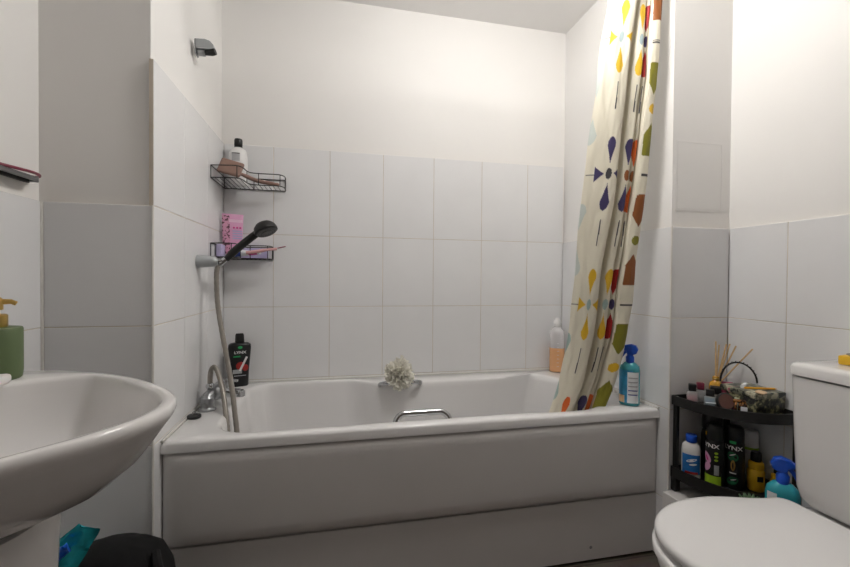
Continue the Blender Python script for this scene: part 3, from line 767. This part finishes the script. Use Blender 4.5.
# ------------------------------------------------------------------ backpack and foil packet on the floor
bp = thing('backpack', 'black fabric backpack standing on the floor between basin and bath', 'bag', (.0, -.93, 0))
rs = []
for z, kx, ky, ox in ((.002, .85, .85, 0), (.02, 1.0, 1., 0), (.12, 1.08, 1.08, 0), (.23, 1.06, 1.04, .0), (.318, .97, .92, .0), (.362, .84, .76, .0), (.386, .62, .52, -.005), (.396, .3, .25, -.01)):
    r = []
    for j in range(48):
        a = 2*PI*j/48; ca, sa = math.cos(a), math.sin(a)
        n_ = noise.noise(Vector((ca*2, sa*2, z*9)))*.010
        r.append(Vector((-.022+ox+(.118*kx+n_)*math.copysign(abs(ca)**.75, ca), -.905+(.10*ky+n_)*math.copysign(abs(sa)**.75, sa), z)))
    rs.append(r)
MB().rings(rs, True, True, True).build('body', BLACKF, bp, True)
MB().tube(bez([(-.09, -.985, .325), (-.04, -.985, .345), (.03, -.985, .345), (.075, -.985, .315), (.102, -.985, .25), (.105, -.985, .16)], 6), .004, 8).build('zip', BLACKF, bp, True)
MB().tube(bez([(.075, -.93, .375), (.105, -.985, .355), (.130, -.995, .30), (.15, -.99, .24), (.135, -.98, .15)], 6), [.010]*25, 8).build('strap', BLACKF, bp, True)
MB().box((.128, -.998, .335), (.035, .03, .05), .008, Matrix.Rotation(.3, 4, 'Y')).build('side_strap', BLACKF, bp, True)
MB().box((.160, -.985, .325), (.044, .022, .034), .004, Matrix.Rotation(.4, 4, 'Y')).build('buckle', BLACK, bp, True)
fp = thing('foil_packet', 'crumpled teal and blue foil packet leaning between pedestal and black backpack', 'packet', (-.12, -.99, .30))
def foil(seedv, pts, th, m, nm):
    b = MB(); random.seed(seedv); n, mm = 16, 10; A, B_, C_, D_ = [Vector(p) for p in pts]; top, bot = [], []
    nr = (B_-A).cross(D_-A).normalized()
    for i in range(n+1):
        r1, r2 = [], []
        for j in range(mm+1):
            u, v = i/n, j/mm; p = (A*(1-u)+B_*u)*(1-v)+(D_*(1-u)+C_*u)*v
            e = math.sin(PI*u)*math.sin(PI*v)
            f = noise.noise(p*38)*.018+noise.noise(p*85)*.011
            r1.append(p+nr*(th*e**.5+f)); r2.append(p-nr*(th*e**.5-f*.4))
        top.append(r1); bot.append(r2)
    b.rings(top, False); b.rings(bot, False)
    for i in (0, n): b.rings([top[i], bot[i]], False)
    b.rings([[r[0] for r in top], [r[0] for r in bot]], False); b.rings([[r[-1] for r in top], [r[-1] for r in bot]], False)
    return b.build(nm, m, fp, True, ang=25)
foil(4, [(-.17, -1.0, .405), (-.050, -1.0, .500), (-.014, -.99, .478), (-.09, -1.0, .33)], .012, TEALF, 'wrapper')
foil(6, [(-.11, -1.022, .435), (-.060, -1.022, .474), (-.050, -1.022, .458), (-.10, -1.022, .412)], .006, BLUEF, 'blue_print')

# ------------------------------------------------------------------ toilet
wc = thing('toilet', 'white close-coupled toilet with closed lid by the right wall', 'toilet', (1.5, -1.31, 0))
YT = -1.31
def egg(xf, xb, hw, hb, n=28, inset=0.):
    """outline of seat or pan, rounded front towards -x, straight back edge at xb"""
    xf += inset; hw -= inset; hb -= inset; xb -= inset
    xm = xf+.235; L = []
    for k in range(n+1):
        a = PI/2*k/n; L.append((xm-(xm-xf)*math.cos(a)**.92, hw*math.sin(a)**.96))
    for k in range(1, 15):
        t = k/14; L.append((xm+(xb-.03-xm)*t, hw+(hb-hw)*smooth(t)))
    for k in range(1, 7):
        a = PI/2*k/6; L.append((xb-.03+.03*math.sin(a), hb-.03+.03*math.cos(a)))
    return L
def sym(L, z): return [Vector((x, YT+y, z)) for x, y in L]+[Vector((x, YT-y, z)) for x, y in L[::-1] if y > 1e-4]
def e(xf, xb, hw, hb, z, ins=0.): return sym(egg(xf, xb, hw, hb, 28, ins), z)
def fixn(rs): n = min(len(r) for r in rs); return [r[:n] for r in rs]
lidz = .462
A_ = (1.205, 1.675, .190, .150)
MB().rings(fixn([e(*A_, 0.4485, .004), e(*A_, 0.4510, .0), e(*A_, 0.4600, .0), e(*A_, 0.4660, .003), e(*A_, 0.4695, .009), e(*A_, 0.4710, .018), e(*A_, 0.4725, .05), e(*A_, 0.4735, .09)]), True, True, True).build('lid', SEATM, wc, True, ang=60)
A2 = (1.196, 1.672, .184, .148)
MB().rings(fixn([e(*A2, .419, .006), e(*A2, .422, 0), e(*A2, .435, 0), e(*A2, .438, .004)]), True, True, True).build('seat', SEATM, wc, True, ang=60)
A3 = (1.205, 1.955, .178, .165)
def pan(dx, hw, hb, z, xb=1.955):
    return e(1.205+dx, xb, hw, hb, z)
MB().rings(fixn([pan(.20, .105, .10, 0.001), pan(.20, .105, .10, .02), pan(.19, .10, .095, .10), pan(.15, .115, .10, .20), pan(.08, .145, .12, .30), pan(.02, .170, .150, .36), pan(.004, .178, .160, .385), pan(0, .179, .163, .405), pan(.004, .176, .160, .414), pan(.012, .168, .152, .417)]), True, True, True).build('pan', CERAM, wc, True, ang=60)
for s_ in (-1, 1): MB().tube([(1.655, YT+s_*.075-.02, .445), (1.655, YT+s_*.075+.02, .445)], .011, 14).build('hinge', CHROME, wc, True)
# cistern
rs = []
for z, i, f in ((.418, .05, .045), (.428, .034, .02), (.445, .020, .010), (.475, .012, .006), (.60, .006, .003), (.779, .0, .0)):
    x0, x1, y0, y1 = 1.749+f, 1.956, YT-.188+i, YT+.196-i; r = []
    rc = .028
    for (px, py, a0) in ((x0+rc, y0+rc, PI), (x1-.006, y0+.006, 1.5*PI), (x1-.006, y1-.006, 0), (x0+rc, y1-rc, .5*PI)):
        q = rc if a0 in (PI, .5*PI) else .006
        for k in range(7):
            a = a0+PI/2*k/6; r.append(Vector((px+q*math.cos(a), py+q*math.sin(a), z)))
    rs.append(r)
MB().rings(rs, True, True, True).build('cistern', CERAM, wc, True, ang=50)
rs = []
for z, g in ((.783, .003), (.785, .0), (.806, .0), (.813, .003), (.817, .010), (.8185, .03)):
    x0, x1, y0, y1 = 1.745+g, 1.957-g*.3, YT-.192+g, YT+.200-g; r = []; rc = .03
    for (px, py, a0) in ((x0+rc, y0+rc, PI), (x1-.006, y0+.006, 1.5*PI), (x1-.006, y1-.006, 0), (x0+rc, y1-rc, .5*PI)):
        q = rc if a0 in (PI, .5*PI) else .006
        for k in range(7):
            a = a0+PI/2*k/6; r.append(Vector((px+q*math.cos(a), py+q*math.sin(a), z)))
    rs.append(r)
cl_ = MB().rings(rs, True, True, True).build('cistern_lid', CERAM, wc, True, ang=50)
MB().lathe([(.024, 0), (.024, .004), (.02, .006), (.001, .006)], 28, c=(1.85, YT, .8185)).build('flush_button', CHROME, cl_, True)
ys = thing('scourer', 'yellow sponge with a grey top on the toilet cistern, cut by the right edge', 'sponge', (1.852, -1.183, .819), .15)
MB().box((.03, -.02, .0125), (.09, .055, .025), .004, None, 2).build('sponge', YELLOW, ys)
b = MB().box((.035, -.022, .028), (.066, .040, .006), .0025, None, 2); b.build('scouring_pad', GREYSCR, ys)

# ------------------------------------------------------------------ black corner shelf unit
cs = thing('corner_shelf_unit', 'black two-tier corner shelf unit beside the toilet', 'shelf', (1.955, -.749, .272))
XC, YC, RX, RY = 1.957, -.747, .246, .264
def quarter(k, z):
    o = [Vector((XC, YC, z))]
    for j in range(29):
        a = PI/2*j/28; ca, sa = math.cos(a)**.82, math.sin(a)**.82
        o.append(Vector((XC-RX*k*ca, YC-RY*k*sa, z)))
    return o
def tray(z0, zf, z1, nm):
    def ins(q, z):
        o = []
        for v in quarter(1, z):
            o.append(Vector((min(v.x+q, XC-q) if v.x < XC-1e-6 else XC-q, max(v.y+q, 0) if False else (v.y+q if v.y < YC-q*2 else YC-q), z)))
        return o
    MB().rings([quarter(1, z0), quarter(1, z1), ins(.006, z1), ins(.006, zf)], True, True, True).build(nm, BLACKS, cs, True, ang=35)
tray(.588, .603, .622, 'top_tray'); tray(.322, .335, .360, 'lower_tray')
for x, y in ((XC-RX+.012, YC-.010), (XC-.010, YC-RY+.010), (XC-.012, YC-.012)):
    l = MB().box((x, y, .43), (.015, .015, .318), .002).build('leg', BLACKS, cs, True)
    MB().box((x, y, .316), (.024, .020, .088), .003).build('foot', BLACKS, l, True)

ZT, ZL = .604, .336
def cos_bottle(label, x, y, z, w, h, liq, m_liq, off=0., cap=BLACK, capw=.7, grp=None):
    w *= 1.12; h *= 1.08
    s = root('cosmetic_bottle', label, 'bottle', x, y, z, off, grp)
    MB().box((0, 0, h*.31), (w, w*.8, h*.62), w*.12).build('glass', VIAL, s)
    MB().box((0, 0, h*.30*liq+.001), (w*.84, w*.64, h*.6*liq), w*.08).build('liquid', m_liq, s)
    MB().lathe([(w*.2, h*.60), (w*.2, h*.65)], 14).build('neck', SATIN, s)
    MB().box((0, 0, h*.82), (w*capw, w*capw, h*.36), w*.08).build('cap', cap, s)
G = 'small cosmetic bottles on the top tray'
cos_bottle('small pink-filled bottle with square black cap at the left end of the black shelf', 1.757, -.790, ZT, .030, .062, .6, PINKLQ, .1, grp=G)
cos_bottle('small blue-filled bottle with black cap, second on the front of the black shelf', 1.776, -.845, ZT, .032, .056, .8, BLUELQ, 0, grp=G)
cos_bottle('dark-capped clear bottle standing behind the blue one on the black shelf', 1.797, -.785, ZT, .028, .064, .5, GLASS, .2, MAROON, grp=G)
cos_bottle('black-capped bottle right of the blue one, behind the round brown compact', 1.815, -.83, ZT, .036, .060, .4, GLASS, .1, BLACKS, .8, grp=G)
cm = root('compact', 'round brown compact standing on edge at the front of the black shelf', 'compact', 1.793, -.888, ZT+.001, .5)
Mc = Matrix.Rotation(PI/2-.35, 4, 'X')
MB().lathe([(.026, -.006), (.029, -.004), (.029, .004), (.026, .006)], 32, M=Mc, c=(0, 0, .029)).build('case', BLACKS, cm)
MB().lathe([(.024, .0062), (.024, .0072), (.001, .0074)], 32, M=Mc, c=(0, 0, .029)).build('lid', mat('dark_brown_lacquer', (.12, .055, .045), .2), cm)
sg = root('small_box', 'small pale sage box on the black shelf beside the round compact', 'box', 1.838, -.893, ZT, .2)
MB().box((0, 0, .021), (.016, .016, .042), .002).build('box_body', SAGE, sg)
cbx = root('lipstick', 'dark red lipstick tube standing between the sage box and floral box', 'lipstick', 1.838, -.842, ZT)
MB().lathe([(.009, 0), (.010, .002), (.010, .05), (.0085, .054)], 18).build('case', MAROON, cbx)
MB().lathe([(.0105, .024), (.0105, .028)], 18).build('ring', SATIN, cbx)
pk = root('pink_pouch', 'crumpled pink pouch on the black shelf left of the floral box', 'pouch', 1.852, -.872, ZT, .3)
rs = []
for t in [k/10 for k in range(11)]:
    w = .026*(1+.15*math.sin(9*t)); d_ = .016*(1-t)**.5+.003
    rs.append([Vector((w*math.cos(a)+.010*t, d_*math.sin(a)+.004*math.sin(7*t+a), .074*t)) for a in [2*PI*k/20 for k in range(20)]])
MB().rings(rs, True, True, True).build('pouch_body', mat('pink_vinyl', (.48, .10, .16), .3, var=.4, vscale=60), pk)
pk2 = root('pink_comb', 'dusky pink comb lying behind the black headband on the black shelf', 'comb', 1.895, -.79, ZT+.001)
MB().box((0, 0, .06), (.055, .006, .018), .002).box((0, 0, .026), (.05, .012, .052), .003).build('spine', mat('dusky_pink', (.42, .10, .17), .4), pk2)
ct = root('hair_clip', 'brown tortoiseshell hair clip on the black shelf in front of the floral box', 'clip', 1.835, -.918, ZT, .2)
b = MB()
for k in range(6): b.tube(bez([(-.022+.009*k, 0, .001), (-.024+.009*k, -.010, .018), (-.02+.009*k, .0, .036)], 5), .0034, 8)
b.tube([(-.03, 0, .036), (.032, 0, .036)], .006, 10).build('claw', TORT, ct)
nf = root('nail_file', 'silver nail file lying along the front rim of the black shelf', 'nail file', 1.760, -.868, ZT+.0195, .35)
MB().box((0, .0, .0012), (.038, .007, .0022), .0008).build('blade', WHLAB, nf)
tgx = root('paper_tag', 'small white tag on the front rim of the black shelf', 'tag', 1.812, -.938, ZT+.002)
MB().box((0, 0, .012), (.018, .002, .022), .0006).build('card', WHLAB, tgx)
rd = root('reed_diffuser', 'amber reed diffuser with wooden reeds in the corner of the black shelf', 'diffuser', 1.872, -.778, ZT)
MB().lathe([(.019, 0), (.021, .003), (.021, .052), (.018, .064), (.010, .072), (.010, .086), (.0085, .087)], 24).build('bottle', AMBER, rd)
MB().lathe([(.0105, .074), (.0115, .075), (.0115, .081), (.0105, .082)], 24).build('neck_ring', GOLD, rd)
rdr = rd.rotation_euler.z
for dx, dy, L in ((-.002, .006, .215), (.008, -.008, .205), (.030, .004, .21), (.040, -.006, .215), (.058, .006, .212), (.105, -.002, .225)):
    b0 = Vector((-dx*.12, -dy*.2, .03)); tp_ = Vector((dx, dy+.0, math.sqrt(L*L-dx*dx)))
    MB().tube([b0, tp_], .0026, 8).build('reed', REED, rd)
# floral keepsake box with things on it
fb = thing('keepsake_box', 'dark floral-patterned keepsake box on the right of the black shelf', 'box', (1.893, -.896, ZT), -.04)
MB().box((0, 0, .028), (.114, .130, .055), .002).build('box_base', FLORAL, fb)
MB().box((0, 0, .064), (.119, .135, .020), .003).build('box_lid', FLORALT, fb)
ZX = ZT+.0745
pn = thing('pencil', 'orange pencil lying across the lid of the floral box', 'pencil', (1.895, -.925, ZX))
MB().tube([(-.042, .022, .0036), (.045, -.010, .0036)], .0036, 6).build('shaft', PENC, pn)
MB().tube([(.045, -.010, .0036), (.053, -.013, .0036)], [.0036, .0006], 6).build('tip', PEACH, pn)
pr_ = thing('paper_roll', 'small white paper roll on the back of the floral box lid', 'paper', (1.873, -.885, ZX))
MB().tube([(-.022, -.012, .006), (.024, .014, .006)], .006, 14).build('roll', WHLAB, pr_)
pb = thing('powder_puff', 'peach powder puff propped on the front edge of the floral box', 'puff', (1.850, -.962, ZX), .3)
MB().box((0, 0, .004), (.03, .024, .007), .003, Matrix.Rotation(.15, 4, 'X'), 3).build('pad', PEACH, pb)
hd = thing('headband', 'black toothed headband arching up behind the floral box', 'headband', (1.90, -.85, ZX))
arc = []
for k in range(31):
    a = PI*k/30; arc.append(Vector((1.905-.052*math.cos(a), -.838-.024*math.cos(a)*-1-.0, ZX+.004+.080*math.sin(a)*(1.0-.25*(k/30)))))
MB().tube(arc, .0030, 8).build('band', BLACKS, hd, True)
b = MB()
for k in range(3, 29, 2):
    t = (arc[min(k+1, 30)]-arc[k-1]).normalized(); n_ = Vector((arc[k].x-1.905, 0, arc[k].z-ZX-.02)).normalized()
    b.tube([arc[k], arc[k]+n_*.006+t*.004], [.0022, .0008], 6)
b.build('teeth', BLACKS, hd, True)

# lower tray
s = root('cleaner_bottle', 'white bottle with blue cap and blue label at the left of the lower tray', 'bottle', 1.757, -.790, ZL)
MB().lathe([(.027, 0), (.030, .003), (.030, .10), (.027, .116), (.017, .126), (.015, .128)], 30, sy=.72, pw=2.5).build('body', WHITEP, s)
MB().lathe([(.0165, .126), (.0175, .128), (.0175, .150), (.016, .152), (.001, .152)], 22).build('cap', BLUE, s)
patch(s, 'label', .062, .068, BLUEL, .0305, .052, 0, 1, .78, .001)
patch(s, 'red_strip', .040, .008, RED, .0305, .022, .05, 1, .78, .0018)
patch(s, 'white_swirl', .034, .010, WHLAB, .0305, .066, .05, 1, .78, .0018, 'ell', .35)
patch(s, 'white_swirl', .024, .007, WHLAB, .0305, .052, .2, 1, .78, .0018, 'ell', .2)
def can(label, x, y, off, front):
    s = root('body_spray_can', label, 'can', x, y, ZL, off, 'black body spray cans')
    MB().lathe([(.026, 0), (.0275, .003), (.0275, .148), (.0265, .156), (.025, .158)], 32).build('can_body', BLACKS, s)
    MB().lathe([(.0255, .158), (.0265, .160), (.0262, .192), (.024, .205), (.018, .212), (.001, .214)], 32).build('cap', BLACK, s)
    text_on(s, 'brand_lettering', LYN, .019, WHITEP, .0275, .140, 0., 1, 1, .0012, .0005, 1.15)
    front(s); return s
def f1(s):
    patch(s, 'lime_base', .066, .036, LIME, .0275, .021, .1, e=.0008)
    patch(s, 'pink_petal', .022, .040, PINK, .0275, .098, -.28, e=.001, shape='ell', tilt=.5)
    patch(s, 'pink_petal', .022, .034, PINK, .0275, .066, -.28, e=.001, shape='ell', tilt=-.5)
    patch(s, 'petal_core', .008, .022, MAGEN, .0275, .096, -.27, e=.0016, shape='ell', tilt=.5)
    for k, z in enumerate((.118, .106, .094)): patch(s, 'green_print', .011, .008, LIME, .0275, z, .75, e=.001, shape='ell')
    patch(s, 'small_print', .014, .034, GREYP, .0275, .060, .8, e=.001)
    patch(s, 'yellow_tip', .008, .012, YELLOW, .0275, .178, -.55, e=.001)
def f2(s):
    patch(s, 'green_badge', .018, .009, BRGREEN, .0275, .160, 0., e=.001)
    patch(s, 'green_leaf', .034, .030, DKGREEN, .0275, .112, .0, e=.0008, shape='ell', tilt=-.6)
    patch(s, 'white_slash', .020, .004, WHITEP, .0275, .118, .0, e=.0016, shape='ell', tilt=.5)
    patch(s, 'gold_figure', .013, .036, GOLD, .0275, .082, .05, e=.0012, shape='ell')
    patch(s, 'gold_core', .004, .022, BLACKS, .0275, .082, .05, e=.0018, shape='ell')
    patch(s, 'small_print', .018, .004, WHITEP, .0275, .056, .05, e=.0012)
    patch(s, 'green_leaf', .036, .026, DKGREEN, .0275, .030, .0, e=.0008, shape='ell', tilt=.5)
    patch(s, 'white_slash', .018, .003, WHITEP, .0275, .034, .1, e=.0016, shape='ell', tilt=.4)
can('black body spray can with pink petals and lime base, on the lower tray', 1.788, -.857, -.62, f1)
can('black body spray can with green and gold print, right of the pink-petal one', 1.841, -.884, -.22, f2)
s = root('shampoo_bottle', 'plain black bottle standing behind the two printed cans', 'bottle', 1.835, -.80, ZL)
MB().lathe([(.03, 0), (.033, .003), (.033, .15), (.03, .165), (.02, .17)], 30, sy=.7).build('body', BLACK, s)
MB().lathe([(.028, .170), (.031, .174), (.031, .215), (.029, .222), (.001, .224)], 28, sy=.75).build('cap', BLACK, s)
s = root('deodorant', 'white deodorant stick with green band behind the yellow bottle', 'deodorant', 1.930, -.862, ZL)
MB().lathe([(.023, 0), (.025, .003), (.025, .115), (.024, .116)], 30, sy=.75).build('base', WHITEP, s)
MB().lathe([(.0255, .1165), (.0258, .118), (.0258, .124), (.0255, .125)], 30, sy=.75).build('green_band', LIME, s)
MB().lathe([(.0252, .125), (.0255, .127), (.0255, .175), (.022, .182), (.001, .184)], 30, sy=.75).build('cap', WHITEP, s)
def ybottle(label, x, y, h, w):
    s = root('yellow_bottle', label, 'bottle', x, y, ZL)
    MB().lathe([(w, 0), (w+.002, .003), (w+.002, h*.50), (w-.002, h*.56), (w, h*.60), (w-.001, h*.72), (w-.006, h*.76)], 28).build('body', YELLOW, s)
    MB().lathe([(w-.008, h*.75), (w-.007, h*.78), (w-.007, h*.94), (w-.009, h), (.001, h)], 24).build('cap', BLACK, s)
    return s
s = ybottle('yellow bottle with ribbed black cap at the front of the lower tray', 1.897, -.912, .128, .0225)
patch(s, 'black_print', .018, .018, BLACK, .0258, .045, .5, e=.001)
ybottle('yellow bottle half hidden behind the front yellow bottle', 1.934, -.950, .090, .014)
s = root('spray_bottle', 'teal spray bottle with bright blue trigger head beside the toilet cistern', 'bottle', 1.828, -1.050, .272)
MB().lathe([(.039, 0), (.042, .004), (.042, .125), (.038, .145), (.024, .160), (.016, .164)], 32, sy=.62, pw=2.6).build('body', TEALT, s)
patch(s, 'label', .028, .085, WHLAB, .043, .090, -.62, 1, .68, .001)
patch(s, 'label', .032, .06, SKYL, .043, .075, .45, 1, .68, .001)
trigger(s, .164, BLUE, 1.0, 1, .014)
su = thing('succulent', 'small green succulent in a clay pot between toilet lid and black shelf', 'plant', (1.732, -1.030, .271))
MB().lathe([(.026, 0), (.030, .075), (.033, .075), (.033, .086), (.029, .086), (.028, .080), (.001, .080)], 28).build('pot', TERRA, su)
b = MB(); random.seed(5)
for i in range(26):
    a = i*2.39996; r_ = .006+.0012*i; el = 1.25-.035*i
    d_ = Vector((math.cos(a)*math.cos(el), math.sin(a)*math.cos(el), math.sin(el))); L = .019+.0006*i
    p0 = Vector((.006*math.cos(a), .006*math.sin(a), .082+.018*(1-i/26)))
    b.tube([p0, p0+d_*L*.4, p0+d_*L*.8, p0+d_*L*1.15+Vector((0, 0, .004))], [.004, .0065, .0045, .0006], 8)
b.build('leaves', LEAF, su)

# ------------------------------------------------------------------ camera, world, view
cam = bpy.data.cameras.new('camera'); co = bpy.data.objects.new('camera', cam); C.objects.link(co)
f_, yaw, pit, rol = 414.66, .2136, .0129, .008
FW = Vector((math.sin(yaw), math.cos(yaw), 0)); RT = Vector((math.cos(yaw), -math.sin(yaw), 0)); UP = Vector((0, 0, 1))
F2 = FW*math.cos(pit)-UP*math.sin(pit); U2 = UP*math.cos(pit)+FW*math.sin(pit)
R3 = RT*math.cos(rol)+U2*math.sin(rol); U3 = U2*math.cos(rol)-RT*math.sin(rol)
m = Matrix((R3, U3, -F2)).transposed().to_4x4(); m.translation = CAM
co.matrix_world = m
cam.sensor_fit = 'HORIZONTAL'; cam.sensor_width = 36; cam.lens = f_*36/850; cam.clip_start = .02
sc = bpy.context.scene; sc.camera = co
w = bpy.data.worlds.new('world'); sc.world = w; w.use_nodes = True
w.node_tree.nodes['Background'].inputs[0].default_value = (.8, .8, .8, 1); w.node_tree.nodes['Background'].inputs[1].default_value = .2
vs = sc.view_settings; vs.view_transform = 'Standard'; vs.look = 'None'; vs.exposure = .66; vs.gamma = 1; vs.use_curve_mapping = False
